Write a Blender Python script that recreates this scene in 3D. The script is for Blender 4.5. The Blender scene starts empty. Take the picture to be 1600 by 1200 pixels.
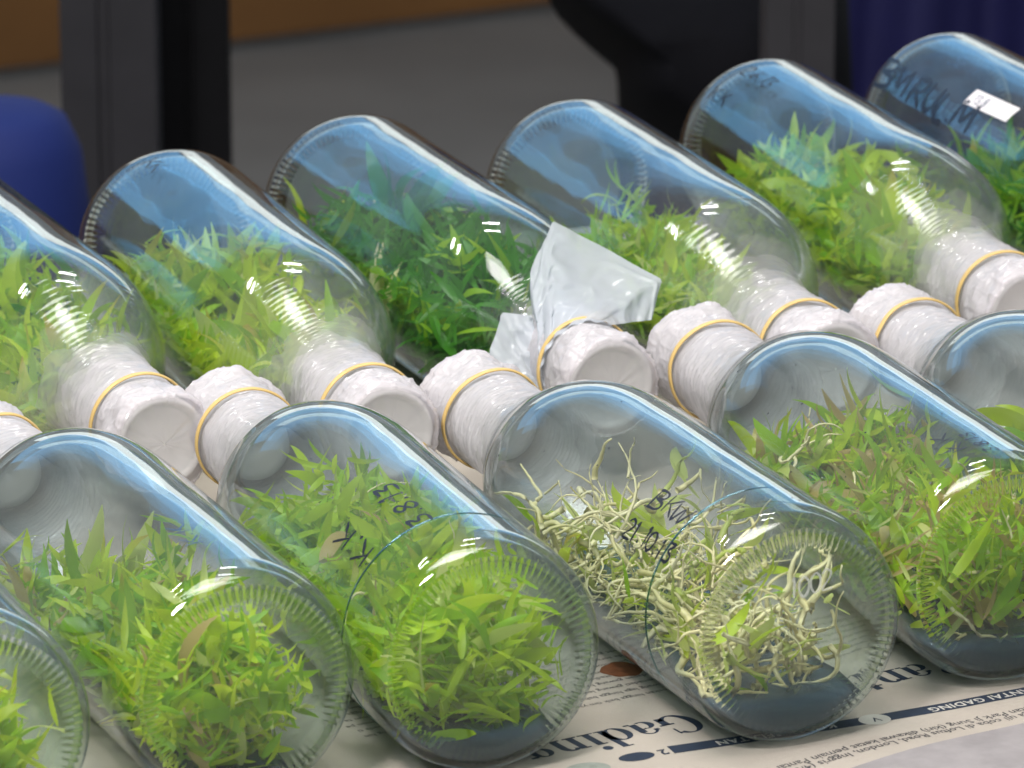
import bpy, bmesh, math, random
from mathutils import Vector, Matrix, noise, Euler

sc = bpy.context.scene
COL = sc.collection
MM = 0.001
R = 37.5                      # bottle radius, mm

# ------------------------------------------------------------------ camera
cam_d = bpy.data.cameras.new('camera')
cam = bpy.data.objects.new('camera', cam_d)
COL.objects.link(cam)
PSI, PHI, ROLL = math.radians(20.92), math.radians(16.71), math.radians(0.09)
CAM = Vector((-693.8, -1576.02, 631.79)) * MM
FW = Vector((math.sin(PSI) * math.cos(PHI), math.cos(PSI) * math.cos(PHI), -math.sin(PHI)))
RT = Vector((math.cos(PSI), -math.sin(PSI), 0))
UP = RT.cross(FW)
FPX = 9297.0
m = Matrix((RT, UP, -FW)).transposed().to_4x4()
cam.matrix_world = Matrix.Translation(CAM) @ m @ Matrix.Rotation(-ROLL, 4, 'Z')
cam_d.sensor_width = 36
cam_d.lens = FPX / 1600 * 36
cam_d.clip_start = 0.05
cam_d.clip_end = 60
cam_d.dof.use_dof = True
cam_d.dof.focus_distance = 1.93
cam_d.dof.aperture_fstop = 32
sc.camera = cam

def unproject(px, py, depth):
    """point seen at a pixel of the 1600x1200 picture, at a distance along the view axis (m)"""
    return CAM + (FW + RT * ((px - 800) / FPX) + UP * ((600 - py) / FPX)) * depth
def on_plane(px, py, z=0.0):
    d = FW + RT * ((px - 800) / FPX) + UP * ((600 - py) / FPX)
    return CAM + d * ((z - CAM.z) / d.z)

# ------------------------------------------------------------------ light
world = bpy.data.worlds.new('World')
sc.world = world
world.use_nodes = True
bg = world.node_tree.nodes['Background']
bg.inputs[0].default_value = (0.85, 0.92, 1.0, 1)
bg.inputs[1].default_value = 0.25

def area(name, loc, target, sx, sy, power, color):
    l = bpy.data.lights.new(name, 'AREA')
    l.shape = 'RECTANGLE'; l.size = sx; l.size_y = sy; l.energy = power; l.color = color
    o = bpy.data.objects.new(name, l); COL.objects.link(o)
    o.location = loc
    o.rotation_euler = (Vector(target) - Vector(loc)).to_track_quat('-Z', 'Y').to_euler()
    return o
MID = (0.0, 0.25, 0.0)
area('overhead_lamp', (-0.25, 0.05, 1.55), MID, 1.1, 0.8, 28, (1.0, 0.965, 0.93))
for z_, h_, w_ in ((0.43, 0.15, 0.90), (0.55, 0.09, 0.38), (0.64, 0.09, 0.17)):      # canopy, dimmer towards its top
    area('blue_canopy_light', (0.28, 1.62, z_), (0.1, 0.3, 0.05), 1.35, h_, w_, (0.14, 0.52, 1.0))
area('daylight_gap', (1.3, 3.3, 0.60), (0.1, 0.3, 0.0), 2.4, 0.30, 4.4, (0.92, 1.0, 0.98))
area('tube_lamp', (0.45, 1.75, 1.75), MID, 0.4, 0.05, 5, (1, 0.98, 0.95))
area('left_tube_lamp', (-0.75, 1.55, 1.55), MID, 0.35, 0.05, 4.5, (1, 0.98, 0.95))
area('front_fill', (-1.0, -0.95, 1.5), MID, 0.30, 0.26, 34, (1, 0.975, 0.95))  # added fill from the camera side, brightens leaves and film

sc.view_settings.view_transform = 'Standard'
sc.view_settings.look = 'None'
sc.view_settings.exposure = 0
sc.view_settings.gamma = 1
sc.render.engine = 'CYCLES'
cy = sc.cycles
cy.use_denoising = True
cy.max_bounces = 8; cy.transmission_bounces = 8; cy.glossy_bounces = 3; cy.diffuse_bounces = 2
cy.use_light_tree = False
cy.use_adaptive_sampling = True; cy.adaptive_threshold = 0.03; cy.adaptive_min_samples = 16
cy.transparent_max_bounces = 64
cy.sample_clamp_indirect = 6
cy.caustics_refractive = True; cy.caustics_reflective = False

# ------------------------------------------------------------------ helpers
def tag(o, label=None, cat=None, group=None, kind=None):
    if label: o['label'] = label
    if cat: o['category'] = cat
    if group: o['group'] = group
    if kind: o['kind'] = kind
    return o
def empty(name, mw):
    o = bpy.data.objects.new(name, None); COL.objects.link(o)
    o.empty_display_size = 0.01
    o.matrix_world = mw
    return o
def mesh_obj(name, verts, faces, mat, parent=None, smooth=True, scale=MM):
    me = bpy.data.meshes.new(name)
    me.from_pydata([(v[0] * scale, v[1] * scale, v[2] * scale) for v in verts], [], faces)
    if smooth:
        me.polygons.foreach_set('use_smooth', [True] * len(me.polygons))
    me.materials.append(mat)
    me.update()
    o = bpy.data.objects.new(name, me); COL.objects.link(o)
    if parent: o.parent = parent
    return o
class Mat:
    """tiny node-graph writer"""
    def __init__(s, name):
        s.m = bpy.data.materials.new(name); s.m.use_nodes = True
        s.t = s.m.node_tree; s.t.nodes.clear()
        s.out = s.n('ShaderNodeOutputMaterial')
    def n(s, typ, **kw):
        nd = s.t.nodes.new(typ)
        for k, v in kw.items(): setattr(nd, k, v)
        return nd
    def l(s, a, b): s.t.links.new(a, b)
    def math(s, op, a, b=None, c=None):
        nd = s.n('ShaderNodeMath', operation=op)
        for i, v in enumerate((a, b, c)):
            if v is None: continue
            if isinstance(v, (int, float)): nd.inputs[i].default_value = v
            else: s.l(v, nd.inputs[i])
        return nd.outputs[0]
    def mixc(s, f, a, b):
        nd = s.n('ShaderNodeMix', data_type='RGBA')
        for sock, v in ((nd.inputs[0], f), (nd.inputs[6], a), (nd.inputs[7], b)):
            if isinstance(v, (int, float)): sock.default_value = v
            elif isinstance(v, tuple): sock.default_value = (*v, 1)
            else: s.l(v, sock)
        return nd.outputs[2]
    def mixs(s, f, a, b):
        nd = s.n('ShaderNodeMixShader')
        if isinstance(f, (int, float)): nd.inputs[0].default_value = f
        else: s.l(f, nd.inputs[0])
        s.l(a, nd.inputs[1]); s.l(b, nd.inputs[2])
        return nd.outputs[0]
    def noise(s, scale, detail=3, rough=0.5, vec=None, coord='Object'):
        nd = s.n('ShaderNodeTexNoise')
        nd.inputs['Scale'].default_value = scale; nd.inputs['Detail'].default_value = detail
        nd.inputs['Roughness'].default_value = rough
        if vec is None:
            tc = s.n('ShaderNodeTexCoord'); vec = tc.outputs[coord]
        s.l(vec, nd.inputs['Vector'])
        return nd.outputs['Fac']
    def ramp(s, f, stops):
        nd = s.n('ShaderNodeValToRGB')
        e = nd.color_ramp.elements
        while len(e) < len(stops): e.new(0.5)
        for i, (p, c) in enumerate(stops):
            e[i].position = p; e[i].color = (*c, 1) if len(c) == 3 else c
        s.l(f, nd.inputs[0])
        return nd.outputs[0]
    def bump(s, h, strength, dist):
        nd = s.n('ShaderNodeBump'); nd.inputs['Strength'].default_value = strength
        nd.inputs['Distance'].default_value = dist
        s.l(h, nd.inputs['Height'])
        return nd.outputs[0]
    def principled(s, color, rough=0.5, normal=None, **kw):
        nd = s.n('ShaderNodeBsdfPrincipled')
        if isinstance(color, tuple): nd.inputs['Base Color'].default_value = (*color, 1)
        else: s.l(color, nd.inputs['Base Color'])
        if isinstance(rough, (int, float)): nd.inputs['Roughness'].default_value = rough
        else: s.l(rough, nd.inputs['Roughness'])
        if normal is not None: s.l(normal, nd.inputs['Normal'])
        for k, v in kw.items(): nd.inputs[k].default_value = v
        return nd.outputs[0]
    def done(s, shader):
        s.l(shader, s.out.inputs['Surface']); return s.m

# ------------------------------------------------------------------ materials
def simple(name, c, rough=0.5, var=0.0, scale=40, bump=0.0, **kw):
    k = Mat(name)
    col = c
    nrm = None
    if var:
        f = k.noise(scale, 4, 0.6)
        col = k.mixc(f, tuple(x * (1 - var) for x in c), tuple(min(1, x * (1 + var)) for x in c))
        if bump: nrm = k.bump(f, bump, 0.002)
    return k.done(k.principled(col, rough, nrm, **kw))

def thin_glass():
    k = Mat('bottle_glass')
    lw = k.n('ShaderNodeLayerWeight'); lw.inputs[0].default_value = 0.5
    f5 = k.math('POWER', lw.outputs['Facing'], 5.0)
    r = k.math('MULTIPLY_ADD', f5, 0.95, 0.045)      # symmetric Schlick reflectance of one glass face
    tr = k.n('ShaderNodeBsdfTransparent')
    f3 = k.math('POWER', lw.outputs['Facing'], 3.2)
    k.l(k.mixc(f3, (0.965, 0.985, 0.98), (0.44, 0.58, 0.61)), tr.inputs[0])
    gl = k.n('ShaderNodeBsdfGlossy'); gl.inputs['Roughness'].default_value = 0.045
    gl.inputs[0].default_value = (1, 1, 1, 1)
    # thin film of mist and dust on the glass
    df = k.n('ShaderNodeBsdfDiffuse'); df.inputs[0].default_value = (0.78, 0.82, 0.80, 1)
    mist = k.ramp(k.noise(38, 2, 0.6), [(0.40, (0.005,) * 3), (0.74, (0.019,) * 3)])
    return k.done(k.mixs(mist, k.mixs(r, tr.outputs[0], gl.outputs[0]), df.outputs[0]))
def thick_glass():
    k = Mat('thick_base_glass')
    g = k.n('ShaderNodeBsdfGlass'); g.inputs['IOR'].default_value = 1.45
    g.inputs['Roughness'].default_value = 0.045
    g.inputs['Color'].default_value = (0.93, 0.975, 0.97, 1)
    gl = k.n('ShaderNodeBsdfGlossy'); gl.inputs['Roughness'].default_value = 0.05
    lw = k.n('ShaderNodeLayerWeight'); lw.inputs[0].default_value = 0.5
    r = k.math('MULTIPLY_ADD', k.math('POWER', lw.outputs['Facing'], 4.0), 0.25, 0.0)
    return k.done(k.mixs(r, g.outputs[0], gl.outputs[0]))
def gel_mat():
    k = Mat('culture_gel')
    lw = k.n('ShaderNodeLayerWeight'); lw.inputs[0].default_value = 0.5
    r = k.math('MULTIPLY_ADD', k.math('POWER', lw.outputs['Facing'], 5.0), 0.6, 0.03)
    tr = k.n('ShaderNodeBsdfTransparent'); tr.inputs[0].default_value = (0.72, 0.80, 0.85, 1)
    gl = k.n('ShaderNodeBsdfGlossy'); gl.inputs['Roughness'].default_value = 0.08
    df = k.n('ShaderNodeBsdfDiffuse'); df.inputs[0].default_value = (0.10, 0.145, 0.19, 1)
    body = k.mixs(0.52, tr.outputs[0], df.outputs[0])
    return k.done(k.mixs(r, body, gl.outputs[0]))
def film_mat():
    k = Mat('clear_film')
    at = k.n('ShaderNodeAttribute'); at.attribute_name = 'cover'
    p = k.principled((0.90, 0.865, 0.895), 0.075, **{'Specular IOR Level': 0.8})
    tl = k.n('ShaderNodeBsdfTranslucent'); tl.inputs[0].default_value = (0.90, 0.86, 0.89, 1)
    white = k.mixs(0.55, p, tl.outputs[0])
    lw = k.n('ShaderNodeLayerWeight'); lw.inputs[0].default_value = 0.5
    r = k.math('MULTIPLY_ADD', k.math('POWER', lw.outputs['Facing'], 4.0), 0.7, 0.07)
    tr = k.n('ShaderNodeBsdfTransparent'); tr.inputs[0].default_value = (0.97, 0.975, 0.98, 1)
    gl = k.n('ShaderNodeBsdfGlossy'); gl.inputs['Roughness'].default_value = 0.10
    clear = k.mixs(r, tr.outputs[0], gl.outputs[0])
    return k.done(k.mixs(at.outputs['Fac'], clear, white))
def sheet_mat():
    k = Mat('loose_film')
    p = k.principled((0.78, 0.82, 0.88), 0.14)
    tl = k.n('ShaderNodeBsdfTranslucent'); tl.inputs[0].default_value = (0.86, 0.89, 0.94, 1)
    tr = k.n('ShaderNodeBsdfTransparent'); tr.inputs[0].default_value = (0.97, 0.98, 0.98, 1)
    body = k.mixs(0.5, p, tl.outputs[0])
    return k.done(k.mixs(0.56, tr.outputs[0], body))
def leaf_mat(name, c, c2):
    k = Mat(name)
    oi = k.n('ShaderNodeObjectInfo')
    col = k.mixc(oi.outputs['Random'], c, c2)
    tc = k.n('ShaderNodeTexCoord'); sx = k.n('ShaderNodeSeparateXYZ'); k.l(tc.outputs['Generated'], sx.inputs[0])
    if name.startswith('leaf'):
        # paler towards the sheath, tips of some leaves yellowed or brown
        z = sx.outputs[2]
        col = k.mixc(k.ramp(z, [(0.0, (0.75,) * 3), (0.32, (0,) * 3)]), col, tuple(min(1, x * 1.25 + 0.10) for x in c2))
        rnd = k.math('GREATER_THAN', oi.outputs['Random'], 0.86 if name != 'leaf_deep' else 2.0)
        tip = k.math('MULTIPLY', rnd, k.ramp(z, [(0.70, (0,) * 3), (0.98, (0.85,) * 3)]))
        col = k.mixc(tip, col, (0.50, 0.34, 0.06))
    else:
        f = k.noise(160, 2, 0.6)
        col = k.mixc(k.ramp(f, [(0.42, (0,) * 3), (0.75, (0.6,) * 3)]), col, (0.86, 0.74, 0.36))
    p = k.principled(col, 0.38)
    tl = k.n('ShaderNodeBsdfTranslucent')
    k.l(k.mixc(0.35, col, tuple(min(.85, x * 1.6 + .01) for x in c2)), tl.inputs[0])
    return k.done(k.mixs(0.56 if name.startswith('leaf') else 0.2, p, tl.outputs[0]))

M = {}
M['glass'] = thin_glass()
M['base'] = thick_glass()
M['gel'] = gel_mat()
M['film'] = film_mat()
M['sheet'] = sheet_mat()
M['lime'] = leaf_mat('leaf_lime', (0.46, 0.66, 0.015), (0.62, 0.76, 0.03))
M['fresh'] = leaf_mat('leaf_fresh', (0.24, 0.50, 0.012), (0.40, 0.63, 0.02))
M['deep'] = leaf_mat('leaf_deep', (0.030, 0.19, 0.012), (0.08, 0.32, 0.02))
M['pale'] = leaf_mat('leaf_pale', (0.62, 0.70, 0.15), (0.70, 0.76, 0.26))
M['tan'] = leaf_mat('leaf_withered', (0.46, 0.30, 0.11), (0.62, 0.47, 0.20))
M['cream'] = leaf_mat('root_cream', (0.82, 0.71, 0.36), (0.88, 0.81, 0.52))
M['band'] = simple('rubber', (0.66, 0.46, 0.17), 0.45, 0.2, 200)
M['stopper'] = simple('stopper_white', (0.72, 0.70, 0.68), 0.6, 0.06, 90)
M['ink'] = simple('marker_ink', (0.006, 0.008, 0.018), 0.35)
M['faint'] = simple('faded_ink', (0.02, 0.06, 0.13), 0.4)
M['label'] = simple('sticker_paper', (0.78, 0.74, 0.76), 0.55, 0.05, 200)

# ------------------------------------------------------------------ stroke writing
GL = {
 'B': (0.72, [[(0.12, 0), (0.1, 1)], [(0.0, .98), (.45, 1.02), (.6, .85), (.5, .62), (.15, .52)], [(.2, .52), (.6, .45), (.68, .22), (.5, .03), (.05, -.02)]]),
 'K': (0.75, [[(.1, 1), (.14, 0)], [(.7, 1), (.16, .45)], [(.25, .55), (.72, -.05)]]),
 'W': (0.95, [[(0, .9), (.2, 0), (.45, .75), (.6, .02), (.9, 1)]]),
 'M': (0.95, [[(0, 0), (.12, 1), (.42, .3), (.72, 1), (.85, 0)]]),
 'R': (0.75, [[(.1, 0), (.12, 1)], [(.05, .95), (.5, 1), (.6, .75), (.45, .52), (.12, .48)], [(.3, .5), (.7, 0)]]),
 'U': (0.75, [[(.08, 1), (.1, .3), (.3, 0), (.55, .2), (.62, 1)], [(.62, .6), (.7, 0)]]),
 'L': (0.6, [[(.12, 1), (.1, .05), (.55, 0)]]),
 'S': (0.6, [[(.55, .9), (.3, 1), (.08, .8), (.3, .55), (.5, .3), (.3, 0), (.02, .1)]]),
 'e': (0.55, [[(.05, .3), (.45, .38), (.3, .6), (.08, .4), (.12, .08), (.45, .05)]]),
 'i': (0.3, [[(.1, .55), (.14, 0)]]),
 'n': (0.6, [[(.05, .55), (.08, 0)], [(.08, .4), (.3, .58), (.42, .4), (.46, 0)]]),
 '/': (0.5, [[(.0, -.1), (.4, 1)]]),
 '0': (0.62, [[(.3, 1), (.06, .75), (.05, .3), (.25, 0), (.48, .2), (.52, .7), (.3, 1)]]),
 '1': (0.4, [[(.12, .85), (.22, 1), (.2, 0)]]),
 '2': (0.65, [[(.05, .8), (.25, 1), (.5, .82), (.4, .5), (.05, .03), (.6, .02)]]),
 '3': (0.6, [[(.05, .95), (.5, .95), (.22, .58), (.5, .38), (.42, .05), (.02, .05)]]),
 '6': (0.6, [[(.45, 1), (.15, .6), (.08, .2), (.3, 0), (.5, .25), (.3, .48), (.1, .3)]]),
 '8': (0.6, [[(.3, .52), (.08, .75), (.3, 1), (.5, .78), (.3, .52), (.05, .25), (.28, 0), (.52, .25), (.3, .52)]]),
 'P': (0.6, [[(.1, 0), (.12, 1)], [(.05, .95), (.5, 1), (.58, .72), (.4, .5), (.12, .5)]]),
 '.': (0.35, [[(.1, .1), (.16, .06), (.18, .0)]]),
 '-': (0.5, [[(.05, .45), (.4, .5)]]),
 ' ': (0.4, []),
}
def smooth_line(pts, n=5):
    if len(pts) < 3: 
        return [tuple(Vector(pts[0]).lerp(Vector(pts[1]), t / 3)) for t in range(4)]
    out = []
    P = [Vector(p) for p in pts]
    P = [P[0]] + P + [P[-1]]
    for i in range(1, len(P) - 2):
        a, b, c, d = P[i - 1:i + 3]
        for k in range(n):
            t = k / n
            out.append(tuple(0.5 * ((2 * b) + (c - a) * t + (2 * a - 5 * b + 4 * c - d) * t * t + (3 * b - a - 3 * c + d) * t ** 3)))
    out.append(tuple(P[-1]))
    return out
def stroke_mesh(name, text, mapf, h, pen, mat, parent, aspect=1.0, rng=None, spacing=1.0):
    """write text with pen strokes; mapf(u, v) -> 3D point in mm"""
    rng = rng or random.Random(7)
    V, F = [], []
    u0 = 0
    for ch in text:
        w, strokes = GL[ch]
        jx, jy = rng.uniform(-.06, .06), rng.uniform(-.1, .1)
        for st in strokes:
            pts = smooth_line(st)
            pl = [Vector(((u0 + (x + jx) * aspect) * h, (y + jy) * h)) for x, y in pts]
            n = len(pl); b = len(V)
            for i, p in enumerate(pl):
                d = (pl[min(i + 1, n - 1)] - pl[max(i - 1, 0)])
                d = d.normalized() if d.length > 1e-9 else Vector((1, 0))
                nr = Vector((-d.y, d.x))
                pw = pen * (0.75 + 0.5 * noise.noise(Vector((p.x * .3, p.y * .3, len(text))))) * (0.6 if i in (0, n - 1) else 1)
                for sgn in (-.5, .5):
                    q = p + nr * pw * sgn
                    V.append(mapf(q.x, q.y))
                if i: F.append((b + 2 * i - 2, b + 2 * i, b + 2 * i + 1, b + 2 * i - 1))
        u0 += w * aspect * spacing
    return mesh_obj(name, V, F, mat, parent, smooth=False)

# ------------------------------------------------------------------ bottle
def lathe(profile, n, closed=False):
    V, F = [], []
    for s, r in profile:
        for j in range(n):
            a = 2 * math.pi * j / n
            V.append((r * math.cos(a), s, R + r * math.sin(a)))
    k = len(profile)
    for i in range(k - 1 if not closed else k):
        i2 = (i + 1) % k
        for j in range(n):
            j2 = (j + 1) % n
            F.append((i * n + j, i * n + j2, i2 * n + j2, i2 * n + j))
    return V, F
HEEL_OUT = [(0.75, 32.9), (1.3, 33.9), (2.3, 35.0), (3.8, 35.95), (5.8, 36.7), (8.6, 37.25), (12, 37.5)]
HEEL_IN = [(3.7, 30.9), (4.2, 32.0), (5.1, 33.0), (6.4, 33.8), (8.0, 34.35), (10, 34.75), (12, 34.9)]
OUT = [(12, 37.5), (14, 37.5), (27, 37.5), (28, 37.5), (60, 37.5), (100, 37.5), (135, 37.5), (145, 37.35), (153, 36.9), (160, 36.0), (167, 34.5), (173, 32.4), (179, 29.6), (184, 26.8), (189, 23.8), (194, 21.0), (199, 18.6), (204, 16.8), (210, 15.6), (218, 15.1), (240, 15.0), (252, 15.0), (256, 16.2), (262, 16.2), (264, 15.0)]
def radius_at(s):
    for (a, ra), (b, rb) in zip(OUT, OUT[1:]):
        if a <= s <= b: return ra + (rb - ra) * (s - a) / (b - a)
    return OUT[0][1] if s < 20 else 15.0
def build_glass(seed):
    n = 112
    prof = []
    for (a, ra), (b, rb) in zip(OUT, OUT[1:]):
        k = max(1, int((b - a) / 4))
        for i in range(k): prof.append((a + (b - a) * i / k, ra + (rb - ra) * i / k))
    prof.append(OUT[-1])
    def wav(V, amp, z):
        out = []
        for x, y, w in V:
            q = Vector((x * .022 + seed * 5, y * .011, w * .022 + z))
            f = 1 + amp * noise.noise(q) / R
            f = f + (amp * .26 * noise.noise(Vector((x * .09, y * .05, w * .09 + seed))) / R)
            out.append((x * f, y, R + (w - R) * f))
        return out
    V1, F1 = lathe(HEEL_OUT[:-1] + prof, n)
    V2, F2 = lathe(HEEL_IN[:-1] + [(s, r - 2.6) for s, r in prof], n)
    V1 = wav(V1, 0.35, 0); V2 = wav(V2, 1.0, 9)
    o = len(V1); k = len(prof) + len(HEEL_OUT) - 1
    V = V1 + V2
    F = F1 + [tuple(o + i for i in reversed(f)) for f in F2]
    for j in range(n):   # lip
        j2 = (j + 1) % n
        F.append(((k - 1) * n + j, (k - 1) * n + j2, o + (k - 1) * n + j2, o + (k - 1) * n + j))
    me = bpy.data.meshes.new('glass_wall')
    me.from_pydata([tuple(c * MM for c in v) for v in V], [], F)
    me.polygons.foreach_set('use_smooth', [True] * len(me.polygons))
    me.materials.append(M['glass'])
    return me
def build_base(seed):
    n = 336; NK = 84
    prof = [(3.6, 0.05), (3.5, 6), (3.1, 13), (2.5, 19), (1.8, 23.5), (1.1, 26.6)]
    kn = [(0.75, 28.2), (0.45, 29.2), (0.35, 30.2), (0.45, 31.2), (0.6, 32.2), (0.75, 33.0)]
    heel = []
    inn = [(3.7, 30.8), (3.6, 29.2), (4.2, 26), (5.2, 19), (5.9, 13), (6.3, 6), (6.4, 0.05)]
    P = prof + kn + heel + inn
    V, F = [], []
    for i, (s, r) in enumerate(P):
        isk = len(prof) <= i < len(prof) + len(kn)
        k = i - len(prof)
        amp = (0.15, 0.75, 1.0, 1.0, 0.7, 0.2)[k] if isk else 0
        for j in range(n):
            a = 2 * math.pi * j / n
            ss = s
            knurl_var = 0.75 + 0.6 * noise.noise(Vector((math.cos(a) * 2.5 + seed * 4, math.sin(a) * 2.5, 3))) + 0.25 * noise.noise(Vector((a * 20, seed, 0)))
            if isk:
                ss = s + amp * knurl_var * (0.5 - 0.5 * math.cos(a * NK))
            V.append((r * math.cos(a), ss, R + r * math.sin(a)))
    K = len(P)
    for i in range(K - 1):
        if i == len(prof) + len(kn) - 1: continue      # runs on into the bottle wall
        for j in range(n):
            j2 = (j + 1) % n
            f = (i * n + j, i * n + j2, (i + 1) * n + j2, (i + 1) * n + j)
            F.append(f)
    F.append(tuple(reversed(range(n))))
    F.append(tuple((K - 1) * n + j for j in range(n)))
    me = bpy.data.meshes.new('base')
    me.from_pydata([tuple(c * MM for c in v) for v in V], [], F)
    c0 = [sum((Vector(me.vertices[v].co) for v in pl.vertices), Vector()) / len(pl.vertices) for pl in me.polygons]
    n_out = (len(prof) + len(kn) - 1) * n
    bm = bmesh.new(); bm.from_mesh(me); bm.faces.ensure_lookup_table(); bm.normal_update()
    total = len(bm.faces)
    flip = []
    for q, f in enumerate(bm.faces):
        outer = q < n_out or q == total - 2
        if (f.normal.y > 0) == outer: flip.append(f)      # outside faces -Y, inside +Y
    bmesh.ops.reverse_faces(bm, faces=flip)
    bm.to_mesh(me); bm.free()
    me.polygons.foreach_set('use_smooth', [True] * len(me.polygons))
    me.materials.append(M['base'])
    return me
def build_tinted_arc():  # thin dark-tinted glass line, part way round the body
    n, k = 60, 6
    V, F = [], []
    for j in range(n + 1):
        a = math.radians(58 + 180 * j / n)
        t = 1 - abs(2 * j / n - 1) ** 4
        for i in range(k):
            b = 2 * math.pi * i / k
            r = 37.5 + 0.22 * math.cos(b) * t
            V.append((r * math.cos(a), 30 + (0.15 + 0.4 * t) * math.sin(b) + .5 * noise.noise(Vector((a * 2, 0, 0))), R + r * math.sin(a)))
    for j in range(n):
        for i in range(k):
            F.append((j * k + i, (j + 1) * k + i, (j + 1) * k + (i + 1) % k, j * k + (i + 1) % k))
    me = bpy.data.meshes.new('tinted_arc')
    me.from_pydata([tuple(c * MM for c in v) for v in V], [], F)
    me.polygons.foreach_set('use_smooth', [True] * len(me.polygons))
    kk = Mat('tinted_arc_glass')
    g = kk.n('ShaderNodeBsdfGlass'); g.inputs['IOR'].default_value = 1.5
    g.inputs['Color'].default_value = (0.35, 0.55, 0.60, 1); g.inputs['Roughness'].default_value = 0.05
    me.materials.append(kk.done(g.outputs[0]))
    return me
def build_film(seed, reach):
    """wrinkled film: over the mouth, round the neck and up the shoulder; reach = how far towards the body it goes"""
    n = 216
    S = []
    s = reach
    while s < 266: S.append(s); s += 0.42
    V, F, C = [], [], []
    off = seed * 17.3
    wrap = 7.5 + 3 * noise.noise(Vector((off, 1, 1)))
    def line(q, w): return math.exp(-(q / w) ** 2)
    for i, s in enumerate(S):
        gr = radius_at(min(s, 250))
        for j in range(n):
            a = 2 * math.pi * j / n
            ca, sa = math.cos(a), math.sin(a)
            nv = noise.noise(Vector((ca * 1.6 + off, sa * 1.6, s * 0.05)))
            nv2 = noise.noise(Vector((ca * 3 + off, sa * 3, s * 0.16 + 5)))
            # tight turns of film: ridges running round the neck
            ph = s * (2.0 + 1.3 * ((seed * 0.618) % 1)) + 2.6 * noise.noise(Vector((ca * 1.2, sa * 1.2 + off, s * 0.03))) + 1.0 * a
            ridge = 0.24 * math.sin(ph) * max(0, 0.45 + 1.1 * nv)
            fade = max(0, min(1, (s - 196) / 14))
            base = gr + 0.6 + fade * (1.5 + 0.8 * nv)
            # loose hood behind / in front of the band
            hood = math.exp(-((s - 259) / 8.0) ** 2) * (0.9 + 1.7 * nv2 + 0.9 * nv)
            waist = -1.1 * math.exp(-((s - 241) / 3.0) ** 2)
            # overlapping turns: each edge of the film is a small step
            lay = (s - 196) / wrap + a / (2 * math.pi) + 0.9 * noise.noise(Vector((ca * 1.3 + off, sa * 1.3, s * .02 + 3)))
            fl_ = lay - math.floor(lay)
            step = 0.20 * (1 - fl_) * fade
            # thin sharp creases, nearly square to the neck, some running along it
            q1 = noise.noise(Vector((ca * 1.0 + off, sa * 1.0, s * 0.30 + a * .5)))
            q2 = noise.noise(Vector((ca * 1.6 + sa, sa * 1.6 + off, s * 0.5 - a * .9)))
            q3 = noise.noise(Vector((ca * 4.4 + off, sa * 4.4, s * 0.10)))
            q4 = noise.noise(Vector((ca * 2.6 + off, sa * 2.6 + s * .06, s * 0.22 + 7)))
            loose = max(0, min(1, (s - 244) / 6))
            pleat = (0.27 * line(q1, .08) + 0.22 * line(q2, .08) + loose * (0.40 * line(q3, .12) + 0.30 * line(q4, .08)) - 0.12) * fade
            r = max(base + ridge + hood + waist + pleat + step, gr + 0.35)
            edge = reach + 5 + 9 * noise.noise(Vector((ca * 1.5, sa * 1.5, off)))
            V.append((r * ca, s, R + r * sa))
            start = 199 + 9 * noise.noise(Vector((ca * 1.4 + off, sa * 1.4, 2))) + 2 * noise.noise(Vector((ca * 5 + off, sa * 5, 2)))
            # plies of clear film with ragged ends: each one whitens the wrap a little more
            c = 0.0
            for ply, (s_at, add_) in enumerate(((reach + 6, .05), (188, .13), (195, .17), (202, .20), (209, .20), (217, .12))):
                e_ = s_at + (16 if seed == 9 and ply else 0) + 10 * noise.noise(Vector((ca * 1.3 + off, sa * 1.3, ply * 3.1))) + 3 * noise.noise(Vector((ca * 4.5 + off, sa * 4.5, ply)))
                if s > e_: c += add_ * (0.75 + 0.25 * min(1, (s - e_) / 4))
            c += (.10 * nv2 + 0.06 * (1 - fl_)) * fade
            C.append(max(0, min(.93, c)))
    k = len(S)
    for i in range(k - 1):
        for j in range(n):
            j2 = (j + 1) % n
            F.append((i * n + j, i * n + j2, (i + 1) * n + j2, (i + 1) * n + j))
    # stretched over the mouth
    rim = [(266.6, 0.93), (267.0, 0.8), (266.7, 0.5), (266.9, 0.2), (266.8, 0.02)]
    prev = (k - 1) * n
    for s, q in rim:
        b = len(V)
        for j in range(n):
            a = 2 * math.pi * j / n
            x, y, z = V[(k - 1) * n + j]
            V.append((x * q, s + 0.5 * noise.noise(Vector((x * q * .2, z * .2, off))), R + (z - R) * q))
            C.append(0.28)
        for j in range(n):
            j2 = (j + 1) % n
            F.append((prev + j, prev + j2, b + j2, b + j))
        prev = b
    me = bpy.data.meshes.new('film_wrap')
    me.from_pydata([tuple(c * MM for c in v) for v in V], [], F)
    me.polygons.foreach_set('use_smooth', [True] * len(me.polygons))
    at = me.attributes.new('cover', 'FLOAT', 'POINT'); at.data.foreach_set('value', C)
    me.materials.append(M['film'])
    return me
def build_stopper():
    prof = [(232, 0.05), (230, 5), (231.5, 9), (230, 11.4), (233, 12.1), (254, 12.1), (256, 15.4), (263.2, 15.9), (265.0, 15.6), (265.4, 14.6), (264.6, 13.6), (263.9, 12.6), (263.6, 6), (263.6, 0.05)]
    V, F = lathe(prof, 64)
    me = bpy.data.meshes.new('stopper')
    me.from_pydata([tuple(c * MM for c in v) for v in V], [], F)
    me.polygons.foreach_set('use_smooth', [True] * len(me.polygons))
    me.materials.append(M['stopper'])
    return me
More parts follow.
